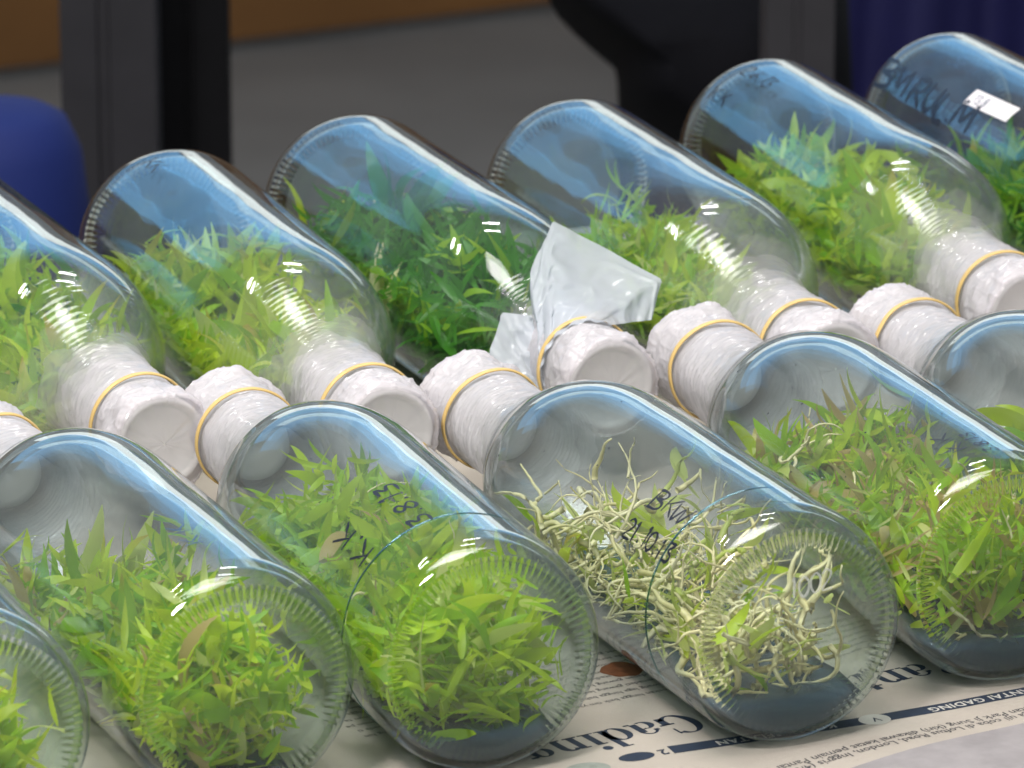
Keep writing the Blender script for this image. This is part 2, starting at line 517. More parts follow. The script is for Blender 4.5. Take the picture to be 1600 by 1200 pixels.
def build_band(seed):
    n, k = 96, 8
    V, F = [], []
    for j in range(n):
        a = 2 * math.pi * j / n
        w = noise.noise(Vector((math.cos(a) + seed * 3, math.sin(a), 1)))
        s = 241 + 1.6 * math.sin(a + seed) + 1.2 * w
        rr = 18.0 + 0.5 * w
        for i in range(k):
            b = 2 * math.pi * i / k
            r = rr + 0.5 * math.cos(b)
            V.append((r * math.cos(a), s + 1.3 * math.sin(b), R + r * math.sin(a)))
    for j in range(n):
        for i in range(k):
            F.append((j * k + i, ((j + 1) % n) * k + i, ((j + 1) % n) * k + (i + 1) % k, j * k + (i + 1) % k))
    me = bpy.data.meshes.new('rubber_band')
    me.from_pydata([tuple(c * MM for c in v) for v in V], [], F)
    me.polygons.foreach_set('use_smooth', [True] * len(me.polygons))
    me.materials.append(M['band'])
    return me
def add(name, me, parent):
    o = bpy.data.objects.new(name, me); COL.objects.link(o); o.parent = parent
    return o

GLASS, BASE, TINTED_ARC, STOP = [build_glass(i) for i in range(4)], [build_base(i) for i in range(3)], build_tinted_arc(), build_stopper()

# front row: bases to the camera; back row: necks to the camera   (x mm, y mm, yaw deg)
SPOT = {
 'F0': (-260.9, -7.7, 0.0), 'F1': (-174.1, 5.7, -1.37), 'F2': (-96.2, 4.6, 0.75), 'F3': (0, -5.0, -1.9),
 'F4': (84.8, 20.8, 0.37), 'F5': (161.5, 20.0, 0.3),
 'B0': (-128.0, 516.2, -1.5), 'B1': (-40.5, 497.6, 1.36), 'B2': (40.4, 522.8, -0.82), 'B3': (129.3, 515.9, 0.87),
 'B4': (224.9, 549.7, 1.48), 'B5': (310.4, 564.5, 0.0),
}
LAB = {
 'F0': 'clear glass bottle cut off by the lower left corner of the picture',
 'F1': 'clear glass bottle with brown stalk inside, second from left in the front row',
 'F2': 'clear glass bottle of lime leaves, marked K.K 3.8.13 upside down in black',
 'F3': 'clear glass bottle of tangled cream roots with BKW 21.10.13 in black marker',
 'F4': 'clear glass bottle of green and withered tan leaves, right of the BKW bottle',
 'F5': 'nearly empty clear glass bottle cut off by the right edge, front row',
 'B0': 'clear glass bottle cut off by the left edge, neck towards viewer in back row',
 'B1': 'clear glass bottle of lime green leaves lying in front of the black post',
 'B2': 'clear glass bottle of dark green leaves with loose film sheet standing at its neck',
 'B3': 'clear glass bottle of lime leaves right of the dark green one in back row',
 'B4': 'clear glass bottle densely filled with bright leaves before the black bag, back row',
 'B5': 'clear glass bottle with thick black marker scrawl and white sticker, upper right corner',
}
def mw(key):
    x, y, yaw = SPOT[key]
    rz = -math.radians(yaw) if key[0] == 'F' else math.pi - math.radians(yaw)
    return Matrix.Translation((x * MM, y * MM, 0)) @ Matrix.Rotation(rz, 4, 'Z')
BOT = {}
for idx, key in enumerate(SPOT):
    root = empty('glass_bottle', mw(key))
    tag(root, LAB[key], 'bottle', 'culture bottles lying in two rows')
    add('glass_wall', GLASS[idx % 4], root)
    add('base', BASE[idx % 3], root)
    if key in ('F2', 'F3'): add('tinted_arc', TINTED_ARC, root)
    add('stopper', STOP, root)
    reach = {'F0': 192, 'F1': 180, 'F2': 184, 'F3': 182, 'F4': 172, 'F5': 178, 'B0': 168, 'B1': 166, 'B2': 192, 'B3': 162, 'B4': 163, 'B5': 180}[key]
    add('film_wrap', build_film(idx + 1, reach), root)
    add('rubber_band', build_band(idx + 1), root)
    BOT[key] = root

def on_glass(s0, th0, flip, back):
    """writing on the bottle: u runs towards the base (or the neck when flipped), v round the glass"""
    rr = R + 0.18
    def f(u, v):
        sg = 1 if (flip or back) else -1
        s = s0 + sg * u
        a = math.radians(th0) - (v / R) * (-1 if flip else 1)
        # th counted from the world +X side upwards; the back row is turned round
        x = rr * math.cos(a) * (-1 if back else 1)
        return (x, s, R + rr * math.sin(a))
    return f
def write(key, text, s0, th0, h, pen, flip=False, aspect=1.0, mat='ink', sp=1.0):
    back = key[0] == 'B'
    return stroke_mesh('marker_writing', text, on_glass(s0, th0, flip, back), h, pen, M[mat], BOT[key], aspect, random.Random(len(text) * 7 + int(s0)), sp)
write('F3', 'BKW', 57, 132, 7.0, 1.3, aspect=1.55)
write('F3', '21.10.13', 59, 151, 6.6, 1.25, aspect=1.35)
write('F2', 'K.K', 34, 131, 7.5, 1.5, True, aspect=1.9)
write('F2', '3.8.13', 30, 102, 7.0, 1.4, True, aspect=1.9)
write('F4', 'K.K', 20, 101, 5.5, 1.0, True, aspect=1.7)
write('F4', '3.8.13', 12, 90, 4.5, 0.8, True, aspect=1.6)
write('F1', 'K.K', 30, 92, 6, 0.9, True, aspect=1.8, mat='faint')
# back row: the base is far; the writing runs towards the neck and the viewer
write('B1', 'KK', 16, 112, 6.5, 1.1, aspect=1.5)
write('B4', '2.6.13', 16, 113, 6.5, 1.3, aspect=1.4)
write('B4', 'K.K', 14, 139, 6.5, 1.4, aspect=1.4)
write('B5', 'BMRUL.M', 8, 150, 12, 2.8, aspect=1.45)
write('B5', 'in Se/n', 28, 116, 7, 0.8, aspect=1.6, mat='faint')
# raised figures moulded in the base of the BKW bottle
k = Mat('raised_glass')
g = k.n('ShaderNodeBsdfGlossy'); g.inputs['Roughness'].default_value = 0.2; g.inputs[0].default_value = (0.8, 0.85, 0.8, 1)
t_ = k.n('ShaderNodeBsdfTransparent')
d_ = k.n('ShaderNodeBsdfDiffuse'); d_.inputs[0].default_value = (0.75, 0.80, 0.74, 1)
M['raised'] = k.done(k.mixs(0.62, t_.outputs[0], k.mixs(0.6, g.outputs[0], d_.outputs[0])))
stroke_mesh('raised_digits', '1002', lambda u, v: (-2 + u, 1.6, R + 11 + v + 0.1 * u), 6.5, 1.0, M['raised'], BOT['F3'], 1.0)

# dark specks of dirt stuck to the glass
for key, cnt in (('F3', 60), ('F4', 50), ('F2', 24), ('B1', 16), ('F5', 20)):
    rg = random.Random(cnt)
    V, F = [], []
    for _ in range(cnt):
        s_, a_, r_ = rg.uniform(14, 168), math.radians(rg.uniform(60, 215)), rg.uniform(.15, .42)
        b = len(V)
        for j in range(6):
            t = 1.047 * j
            aa = a_ + r_ * math.cos(t) * rg.uniform(.7, 1.3) / R
            rr = radius_at(s_) + 0.15
            V.append((rr * math.cos(aa) * (-1 if key[0] == 'B' else 1), s_ + r_ * math.sin(t) * rg.uniform(.7, 1.5), R + rr * math.sin(aa)))
        F.append(tuple(range(b, b + 6)))
    o = mesh_obj('dirt_specks', V, F, M['ink'], BOT[key], smooth=False); o['kind'] = 'stuff'

# white sticker on the upper right bottle
def sticker():
    V, F = [], []
    nx, ny = 8, 3
    f = on_glass(80, 129, False, True)
    for i in range(nx + 1):
        for j in range(ny + 1):
            V.append(f(i * 4.6, -3.5 + j * 2.6 + i * .15))
    for i in range(nx):
        for j in range(ny):
            a = i * (ny + 1) + j
            F.append((a, a + 1, a + ny + 2, a + ny + 1))
    st = mesh_obj('sticker', V, F, M['label'], BOT['B5'])
    k = stroke_mesh('sticker_writing', '13 8', lambda u, v: tuple(f(5 + u, -1.5 + v) [i] * (1.004 if i != 1 else 1) for i in range(3)), 4.2, .5, M['faint'], st, 1.3)
sticker()

# ------------------------------------------------------------------ loose film sheet on the dark green bottle
def film_flap(top, arc, nx, ny, seed):
    """sheet gathered under the band (arc: angles round the neck) and fanning out to its free edge (top: pixel, distance)"""
    inv = BOT['B2'].matrix_world.inverted()
    T = [inv @ unproject(px, py, d) for px, py, d in top]
    ln = [0]
    for a, b in zip(T, T[1:]): ln.append(ln[-1] + (b - a).length)
    def edge(u):
        t = u * ln[-1]
        for i in range(len(T) - 1):
            if t <= ln[i + 1] or i == len(T) - 2:
                return T[i].lerp(T[i + 1], min(1, (t - ln[i]) / (ln[i + 1] - ln[i])))
    V, F = [], []
    for layer in (0, 1):
        for i in range(nx + 1):
            u = i / nx
            a = math.radians(arc[0] + (arc[1] - arc[0]) * u)
            rb = 17.7 + 0.5 * math.sin(u * 40 + seed)
            b = Vector((-rb * math.cos(a), 243.5, R + rb * math.sin(a))) * MM
            e = edge(u)
            for j in range(ny + 1):
                v = j / ny
                p = b.lerp(e, v)
                c1 = 0.35 - abs(noise.noise(Vector((u * 4.5 + seed, v * .9, seed))))
                c2 = 0.3 - abs(noise.noise(Vector((u * 4 + v * 2.5, v * 2.6 - u * 2, seed + 4)))) - .35 * abs(noise.noise(Vector((u * 9 - v * 3, v * 6, seed))))
                w = (0.007 * c1 * (1 - .6 * v) + 0.0055 * c2 * (0.3 + v) * (1.25 - v)) * min(1, v * 5) + 0.004 * math.sin(u * 4 + seed) * v * (1 - v) + 0.0011 * math.exp(-(noise.noise(Vector((u * 3 + v, v * 3 - u, seed + 2))) / .07) ** 2) * min(1, v * 4)
                p = p + Vector((0, 1, 0.25)) * w + Vector((0, -0.00012 * layer, 0))
                V.append(p)
    n1 = (nx + 1) * (ny + 1)
    for i in range(nx):
        for j in range(ny):
            a = i * (ny + 1) + j
            q = (a, a + 1, a + ny + 2, a + ny + 1)
            F.append(q); F.append(tuple(n1 + z for z in reversed(q)))
    return mesh_obj('film_flap', V, F, M['sheet'], BOT['B2'], scale=1)
film_flap([(832, 500, 2.100), (829, 425, 2.105), (864, 345, 2.125), (950, 390, 2.125), (1033, 437, 2.11), (1018, 500, 2.10)], (196, 62), 60, 44, 1.3)
film_flap([(763, 560, 2.085), (783, 488, 2.095), (829, 493, 2.095), (842, 560, 2.085)], (232, 200), 24, 24, 5.1)

# ------------------------------------------------------------------ gel and plants
def gel(key, level, s1, label):
    V, F = [], []
    ri = 34.5
    na, ns = 24, 40
    rows = []
    for k in range(ns + 1):
        s = 7.2 + (s1 - 7.2) * k / ns
        r = min(ri, radius_at(s) - 3.0)
        if s < 13: r = min(r, 33.2 + (s - 7.2) * .2)
        zl = level - R + 1.2 * noise.noise(Vector((s * .04, idx * 3.1, 1)))
        zl = max(min(zl, r - 0.5), -r + 0.4)
        ha = math.acos(-zl / r)      # half angle of the filled arc
        row = []
        for j in range(na + 1):
            a = -math.pi / 2 - ha + 2 * ha * j / na
            row.append(len(V)); V.append((r * math.cos(a), s, R + r * math.sin(a)))
        xw = r * math.sin(ha)
        for j in range(1, 12):
            x = xw - 2 * xw * j / 12
            row.append(len(V)); V.append((x, s, R + zl + 0.7 * noise.noise(Vector((x * .12, s * .12, len(key) + s1)))))
        rows.append(row)
    n = len(rows[0])
    for k in range(ns):
        for j in range(n):
            j2 = (j + 1) % n
            F.append((rows[k][j], rows[k][j2], rows[k + 1][j2], rows[k + 1][j]))
    F.append(tuple(reversed(rows[0]))); F.append(tuple(rows[-1]))
    root = mesh_obj('culture_gel', V, F, M['gel'], None)
    bm = bmesh.new(); bm.from_mesh(root.data); bmesh.ops.recalc_face_normals(bm, faces=bm.faces); bm.to_mesh(root.data); bm.free()
    root.matrix_world = mw(key)
    tag(root, label, 'gel', 'gel layers in the bottles')

def leaf_mesh(seed, width, bend, twist):
    """unit-long lanceolate leaf along +Z, folded along its midrib"""
    n = 7
    V, F = [], []
    rng = random.Random(seed)
    x = z = 0.0
    ang = rng.uniform(-.1, .1)
    for i in range(n + 1):
        t = i / n
        w = width * (math.sin(math.pi * min(1, 0.10 + 0.9 * t) ** 0.85)) ** 0.8 if t < 1 else 0.004
        if i == 0: w = width * 0.35
        tw = twist * t
        fold = 0.35 * w
        for sx, dy in ((-1, fold), (0, 0), (1, fold)):
            lx, ly = sx * w, dy * (1 - .4 * t)
            V.append((lx * math.cos(tw) - ly * math.sin(tw), x + lx * math.sin(tw) + ly * math.cos(tw), z))
        ang += bend / n * (0.4 + 1.2 * t)
        x += math.sin(ang) / n; z += math.cos(ang) / n
        if i:
            b = 3 * i
            F.append((b - 3, b - 2, b + 1, b)); F.append((b - 2, b - 1, b + 2, b + 1))
    return V, F
SHAPES = [leaf_mesh(i, w, b, t) for i, (w, b, t) in enumerate([(.040, .6, .5), (.052, 1.1, -.8), (.065, .8, .3), (.085, 1.3, .7), (.048, -.5, 1.2), (.10, .5, -.4), (.072, 1.7, .5), (.045, 1.3, -1.4)])]
_leaf_cache = {}
def leaf_data(shape, mat):
    if (shape, mat) not in _leaf_cache:
        V, F = SHAPES[shape]
        me = bpy.data.meshes.new('leaf')
        me.from_pydata(V, [], F)
        me.polygons.foreach_set('use_smooth', [True] * len(me.polygons))
        me.materials.append(M[mat])
        _leaf_cache[(shape, mat)] = me
    return _leaf_cache[(shape, mat)]
def inside(p, rmax=33.2):
    s = p.y
    if s < 8: return False
    r = min(rmax, radius_at(s) - 4)
    return p.x ** 2 + (p.z - R) ** 2 < r * r
def tube(pts, r0, r1, k=5):
    V, F = [], []
    n = len(pts)
    for i, p in enumerate(pts):
        d = (pts[min(i + 1, n - 1)] - pts[max(i - 1, 0)]).normalized()
        a = d.orthogonal().normalized(); b = d.cross(a)
        r = r0 + (r1 - r0) * i / (n - 1)
        for j in range(k):
            t = 2 * math.pi * j / k
            V.append(p + (a * math.cos(t) + b * math.sin(t)) * r)
        if i:
            for j in range(k):
                F.append(((i - 1) * k + j, (i - 1) * k + (j + 1) % k, i * k + (j + 1) % k, i * k + j))
    F.append(tuple(range(k))); F.append(tuple((n - 1) * k + j for j in range(k)))
    return V, F
def plants(key, label, srange, level, n_plants, mats, length, spread=0.75, roots=0, fine=418, shapes=range(8), leafiness=(5, 8), up=1.0, extra=(), top=48):
    rng = random.Random(sum(map(ord, key)) * 31 + 5)
    root = empty('seedling_clump', mw(key))
    tag(root, label, 'seedlings', 'seedling clumps inside the bottles')
    made = 0
    names = list(mats); wts = [mats[k_] for k_ in names]
    xmax = math.sqrt(max(1, 33 ** 2 - (R - level) ** 2)) * 0.9
    def one_leaf(org, d, L, name):
        nonlocal made
        for _ in range(5):
            if inside(org + d * L) and inside(org + d * L * .6): break
            L *= 0.8
            d = (d + Vector((-org.x * .004, 0, 0.08))).normalized()
        else:
            return
        if L < 7: return
        o = bpy.data.objects.new('leaf', leaf_data(rng.choice(list(shapes)), name))
        COL.objects.link(o); o.parent = root
        q = d.to_track_quat('Z', 'Y').to_matrix().to_4x4() @ Matrix.Rotation(rng.uniform(0, 6.28), 4, 'Z')
        o.matrix_local = Matrix.Translation(org * MM) @ q @ Matrix.Diagonal((L * MM * rng.uniform(.9, 1.6), L * MM, L * MM, 1))
        made += 1
    def clump(x, s, seed=len(label)):
        return noise.noise(Vector((x * .05 + seed, s * .035, seed * .7)))
    for p in range(n_plants):
        c = Vector((rng.uniform(-xmax, xmax), rng.uniform(*srange), level + rng.uniform(-1, 3)))
        c.z += max(0, (top - level - 18) * rng.random() ** 1.3 * (0.8 + 0.7 * clump(c.x, c.y)))
        if not inside(c, 32): c.x *= .6
        lean = Vector((rng.gauss(0, .3), rng.gauss(0, .35), 1)).normalized()
        for _ in range(rng.randint(*leafiness)):
            name = rng.choices(names, wts)[0]
            d = (lean * up + Vector((rng.gauss(0, spread), rng.gauss(0, spread), rng.gauss(0, .35)))).normalized()
            if d.z < -0.35: d.z = abs(d.z)
            if made < 292: one_leaf(c + Vector((rng.uniform(-3, 3), rng.uniform(-3, 3), rng.uniform(-2, 6))), d, rng.uniform(*length), name)
    for (x, s, z, dx, ds, dz, L, name) in extra:
        one_leaf(Vector((x, s, z)), Vector((dx, ds, dz)).normalized(), L, name)
    # roots: pale threads, each its own piece
    for p in range(roots):
        pt = Vector((rng.uniform(-24, 24), rng.uniform(max(12, srange[0] - 4), srange[1]), level + 28 * rng.random() ** 1.5))
        if not inside(pt, 31): continue
        d = Vector((rng.gauss(0, 1), rng.gauss(0, 1), rng.gauss(0, .6))).normalized()
        pts = [pt.copy()]
        curl = Vector((rng.gauss(0, .5), rng.gauss(0, .5), rng.gauss(0, .5)))
        for _ in range(rng.randint(10, 22)):
            curl = (curl + Vector((rng.gauss(0, .25), rng.gauss(0, .25), rng.gauss(0, .25)))) * .93
            d = (d + curl * .6 + Vector((rng.gauss(0, .18), rng.gauss(0, .18), rng.gauss(0, .16)))).normalized()
            q = pts[-1] + d * rng.uniform(1.3, 2.2)
            if not inside(q, 33) or q.z < level - 3:
                d = -d; curl = -curl; continue
            pts.append(q)
        if len(pts) < 4: continue
        r0 = rng.choice((.45, .6, .75, .95, 1.2)) if pt.y > 48 else rng.choice((.6, .85, 1.1, 1.4))
        V, F = tube(pts, r0, r0 * .25)
        mesh_obj('root', V, F, M['cream'] if rng.random() < .9 else M['pale'], root)
    # the small leaves between them, too many and too fine to pick apart
    buckets = {}
    for _ in range(int(fine * 4.2)):
        c = Vector((rng.uniform(-32, 32), rng.uniform(srange[0] - 4, srange[1] + 4), 0))
        hi = level + (top - level) * (0.62 + 0.75 * clump(c.x, c.y))
        c.z = level - 2 + (hi - level) * rng.random()
        d = Vector((rng.gauss(0, .8), rng.gauss(0, .8), rng.uniform(-.2, 1))).normalized()
        L = rng.uniform(9, 22)
        if not (inside(c) and inside(c + d * L)): continue
        v, f = SHAPES[rng.choice(list(shapes))]
        mt = d.to_track_quat('Z', 'Y').to_matrix().to_4x4() @ Matrix.Rotation(rng.uniform(0, 6.28), 4, 'Z')
        V, F = buckets.setdefault(rng.choices(names, wts)[0], ([], []))
        b = len(V)
        wd = rng.uniform(0.9, 1.5)
        V += [c + mt @ Vector((q[0] * L * wd, q[1] * L, q[2] * L)) for q in v]
        F += [tuple(b + i for i in ff) for ff in f]
    for name, (V, F) in buckets.items():
        o = mesh_obj('fine_leaves', V, F, M[name], root)
        o['kind'] = 'stuff'

LEV = {'F0': 9, 'F1': 8, 'F2': 12, 'F3': 14, 'F4': 14, 'F5': 12, 'B0': 12, 'B1': 11, 'B2': 12, 'B3': 12, 'B4': 12, 'B5': 12}
WHERE = {
 'F0': 'bottle in the lower left corner', 'F1': 'bottle second from left in front row', 'F2': 'bottle marked K.K 3.8.13',
 'F3': 'bottle marked BKW', 'F4': 'bottle right of the BKW bottle', 'F5': 'nearly empty bottle at the right edge',
 'B0': 'bottle at the left edge, back row', 'B1': 'bottle in front of the black post', 'B2': 'bottle with the loose film sheet',
 'B3': 'bottle right of the loose film sheet', 'B4': 'crowded bottle before the black bag', 'B5': 'bottle with the white sticker'}
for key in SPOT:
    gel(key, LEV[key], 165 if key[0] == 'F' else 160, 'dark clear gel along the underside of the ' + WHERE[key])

plants('F0', 'bright lime seedlings inside the bottle in the lower left corner', (14, 130), 9, 50, {'lime': 5, 'fresh': 3, 'pale': 1}, (16, 32), fine=300, top=46)
plants('F1', 'lime grass-like seedlings with a brown stalk, second bottle from left in front', (13, 150), 8, 62, {'lime': 5, 'fresh': 4, 'pale': 1, 'tan': .6}, (16, 34), fine=520, top=50,
       extra=[(-26, 128, 22, -.1, .1, 1, 32, 'tan'), (-24, 122, 18, .1, -.2, 1, 30, 'tan'), (-27, 124, 20, 0, 0, 1, 28, 'tan'), (-25, 130, 16, .1, .2, 1, 30, 'tan')])
plants('F2', 'lime seedlings filling the bottle marked K.K 3.8.13', (13, 166), 12, 64, {'lime': 5, 'fresh': 4, 'pale': 1, 'tan': .15}, (15, 34), fine=620, roots=8, top=58)
plants('F3', 'tangled cream roots and yellow green leaves inside the BKW bottle', (13, 160), 14, 11, {'lime': 2.5, 'pale': 4, 'fresh': 1}, (14, 30), roots=290, fine=30, leafiness=(3, 6), top=44)
plants('F4', 'green seedlings with withered tan leaves, right of the BKW bottle', (13, 160), 14, 60, {'fresh': 5, 'lime': 4, 'tan': 2.6, 'pale': 1}, (16, 36), roots=30, fine=520, top=56)
plants('F5', 'few broad green leaves inside the nearly empty bottle at the right edge', (40, 150), 12, 9, {'fresh': 4, 'lime': 3}, (20, 40), fine=24, leafiness=(3, 5), shapes=(3, 5, 6))
plants('B0', 'lime seedlings inside the back bottle cut off by the left edge', (24, 176), 12, 62, {'fresh': 5, 'lime': 4, 'deep': 1}, (16, 34), fine=600, top=52)
plants('B1', 'broad lime leaves inside the bottle in front of the black post', (16, 176), 11, 62, {'lime': 6, 'fresh': 3, 'pale': .6}, (16, 40), fine=560, shapes=(1, 2, 3, 5, 6, 7), top=52)
plants('B2', 'dark green seedlings with pale stems inside the bottle with loose film', (24, 176), 12, 62, {'deep': 8, 'fresh': .8}, (16, 40), fine=720, roots=6, top=62,
       extra=[(21, 20, 18, -.15, .05, 1, 38, 'tan'), (23, 17, 18, -.2, .12, 1, 36, 'cream'), (24, 13, 17, -.22, -.02, 1, 38, 'lime'), (22, 12, 20, -.3, .05, 1, 34, 'lime'), (26.5, 104, 20, .07, .05, 1, 31, 'cream'), (26.5, 110, 20, .07, .30, .9, 28, 'cream'), (26.5, 98, 20, .05, -.35, .9, 26, 'cream'), (27.5, 101, 22, .06, -.1, 1, 28, 'cream'), (27.5, 107, 22, .06, .15, 1, 24, 'cream')])
plants('B3', 'lime seedlings towards the neck only, in the bottle right of the loose film', (50, 178), 12, 58, {'lime': 5, 'fresh': 5, 'pale': 1}, (14, 32), fine=520, top=48)
plants('B4', 'dense bright rosettes inside the crowded bottle before the black bag', (34, 178), 12, 62, {'lime': 6, 'fresh': 4}, (14, 34), fine=600, shapes=(2, 3, 5, 6), top=54)
plants('B5', 'darker green leaves inside the bottle with the white sticker', (54, 176), 12, 50, {'deep': 4, 'fresh': 4}, (16, 34), fine=400, top=46)

# ------------------------------------------------------------------ table and newspaper
def box(name, x0, x1, y0, y1, z0, z1, mat, parent=None, bevel=0.0):
    V = [(x, y, z) for x in (x0, x1) for y in (y0, y1) for z in (z0, z1)]
    F = [(0, 1, 3, 2), (4, 6, 7, 5), (0, 4, 5, 1), (2, 3, 7, 6), (0, 2, 6, 4), (1, 5, 7, 3)]
    o = mesh_obj(name, V, F, mat, parent, smooth=False, scale=1)
    if bevel:
        bm = bmesh.new(); bm.from_mesh(o.data)
        bmesh.ops.bevel(bm, geom=list(bm.edges), offset=bevel, segments=2, affect='EDGES')
        bm.to_mesh(o.data); bm.free()
    return o
tbl = box('table_top', -0.9, 0.9, -0.35, 0.60, -0.030, -0.003, simple('table_laminate', (0.30, 0.28, 0.26), 0.5, 0.1, 30), bevel=0.003)
tag(tbl, 'grey table top under the newspaper and the bottles', 'table', kind=None)

def paper_h(x, y):   # mm
    f = max(0.0, min(1.0, (8 - y) / 40))
    return f * (2.4 * noise.noise(Vector((x * .016, y * .02, 3))) + 0.8 * math.sin(x * .045 + y * .03)) - 0.45
def paper_mat():
    k = Mat('newsprint')
    n1 = k.noise(9, 4, 0.6); n2 = k.noise(600, 3, 0.7)
    col = k.mixc(n1, (0.33, 0.295, 0.255), (0.45, 0.40, 0.345))
    col = k.mixc(k.math('MULTIPLY', n2, 0.18), col, (0.36, 0.32, 0.28))
    p = k.principled(col, 0.8, k.bump(n2, 0.25, 0.0006))
    return k.done(p)
V, F = [], []
xs = [-330 + 7 * i for i in range(106)]; ys = [-130 + 7 * j for j in range(102)]
for x in xs:
    for y in ys: V.append((x, y, paper_h(x, y)))
ny = len(ys)
for i in range(len(xs) - 1):
    for j in range(ny - 1):
        a = i * ny + j
        F.append((a, a + ny, a + ny + 1, a + 1))
news = mesh_obj('newspaper', V, F, paper_mat())
tag(news, 'printed newspaper sheet spread under the two rows of bottles', 'newspaper')
M['print'] = simple('print_blue_black', (0.012, 0.022, 0.045), 0.75, 0.3, 900)
M['print_soft'] = simple('print_small', (0.065, 0.062, 0.065), 0.8, 0.3, 900)
M['print_light'] = simple('print_reversed', (0.46, 0.44, 0.40), 0.8, 0.1, 600)
M['halftone'] = simple('print_halftone', (0.27, 0.25, 0.255), 0.8, 0.4, 60)
M['halftone2'] = simple('print_grey_green', (0.24, 0.26, 0.23), 0.8, 0.4, 260)

def put(V, F, name, mat, O, eu, lift=0.06, sub=0):
    """lay flat print (u, v in mm) on the paper at O with reading direction eu"""
    eu = Vector(eu).normalized(); ev = Vector((-eu.y, eu.x))
    W = []
    for u, v in V:
        p = Vector(O) + eu * u + ev * v
        W.append((p.x, p.y, paper_h(p.x, p.y) + lift))
    return mesh_obj(name, W, F, mat, news, smooth=False)
# --- serif headline letters out of ring segments and stems
def ring(cx, cy, rx, ry, tx, ty, a0, a1, n=26):
    V, F = [], []
    for i in range(n + 1):
        a = math.radians(a0 + (a1 - a0) * i / n)
        V.append((cx + rx * math.cos(a), cy + ry * math.sin(a)))
        V.append((cx + (rx - tx) * math.cos(a), cy + (ry - ty) * math.sin(a)))
        if i: F.append((2 * i - 2, 2 * i, 2 * i + 1, 2 * i - 1))
    return V, F
def quad(x0, y0, x1, y1, n=3):
    V, F = [], []
    for i in range(n + 1):
        t = i / n
        V += [(x0, y0 + (y1 - y0) * t), (x1, y0 + (y1 - y0) * t)]
        if i: F.append((2 * i - 2, 2 * i - 1, 2 * i + 1, 2 * i))
    return V, F
def serif_letter(ch):
    T, t = .24, .07
    if ch == 'G': return 1.25, [ring(.62, .75, .60, .80, .28, .07, 48, 322), quad(.86, .05, 1.12, .62), quad(.74, .57, 1.24, .65), quad(.98, .98, 1.05, 1.45)]
    if ch == 'P': return 1.12, [quad(.12, 0, .38, 1.5), ring(.45, 1.08, .55, .43, .26, .07, -90, 90), quad(.0, 0, .52, .07), quad(.0, 1.43, .45, 1.5), quad(.36, .65, .5, .72)]
    if ch == 'a': return .92, [quad(.5, .08, .74, .8), ring(.44, .72, .30, .30, .1, .07, 0, 165), ring(.34, .28, .34, .30, .22, .06, 60, 300), quad(.7, 0, .9, .08), quad(.08, .68, .26, .82), quad(.4, .52, .55, .58)]
    if ch == 'd': return 1.02, [ring(.44, .49, .44, .52, .25, .06, 0, 360), quad(.64, 0, .88, 1.5), quad(.5, 1.43, .7, 1.5), quad(.84, 0, 1.0, .07)]
    if ch == 'i': return .56, [quad(.14, 0, .38, .98), quad(.0, 0, .52, .07), quad(.02, .91, .2, .98), ring(.26, 1.32, .16, .16, .159, .159, 0, 360)]
    if ch == 'n': return 1.1, [quad(.12, 0, .36, .98), quad(.0, 0, .47, .07), quad(.0, .91, .2, .98), ring(.58, .68, .34, .33, .24, .1, 0, 150), quad(.68, 0, .92, .7), quad(.58, 0, 1.06, .07)]
    if ch == 'g': return .98, [ring(.40, .64, .36, .36, .22, .06, 0, 360), ring(.42, -.22, .42, .26, .16, .08, 0, 360), quad(.66, .84, .92, .96), ring(.3, .14, .22, .16, .12, .1, 90, 250)]
    if ch == 't': return .64, [quad(.16, .15, .40, 1.25), quad(.0, .90, .58, .98), ring(.42, .2, .26, .22, .22, .08, 180, 330)]
def headline(word, O, eu, x):
    V, F, u = [], [], 0
    for ch in word:
        w, parts = serif_letter(ch)
        for v, f in parts:
            b = len(V)
            V += [((u + p[0]) * x, p[1] * x) for p in v]
            F += [tuple(b + i for i in ff) for ff in f]
        u += w + .02
    return put(V, F, 'headline', M['print'], O, eu, 0.07)
headline('Gading', (-19.5, 38.5), (-1, -0.20), 10.6)
headline('Pantai', (80, 57), (-1, -0.22), 10.6)

def font_mesh(text, size, name, mat, O, eu, lift=0.07, bold=0.0, spacing=1.0, shear=0):
    cu = bpy.data.curves.new('t', 'FONT')
    cu.body = text; cu.size = size; cu.offset = bold; cu.space_character = spacing; cu.resolution_u = 2; cu.shear = shear
    ob = bpy.data.objects.new('t', cu); COL.objects.link(ob)
    bpy.context.view_layer.update()
    me = ob.evaluated_get(bpy.context.evaluated_depsgraph_get()).to_mesh()
    V = [(v.co.x, v.co.y) for v in me.vertices]; F = [tuple(p.vertices) for p in me.polygons]
    ob.evaluated_get(bpy.context.evaluated_depsgraph_get()).to_mesh_clear()
    bpy.data.objects.remove(ob)
    return put(V, F, name, mat, O, eu, lift)
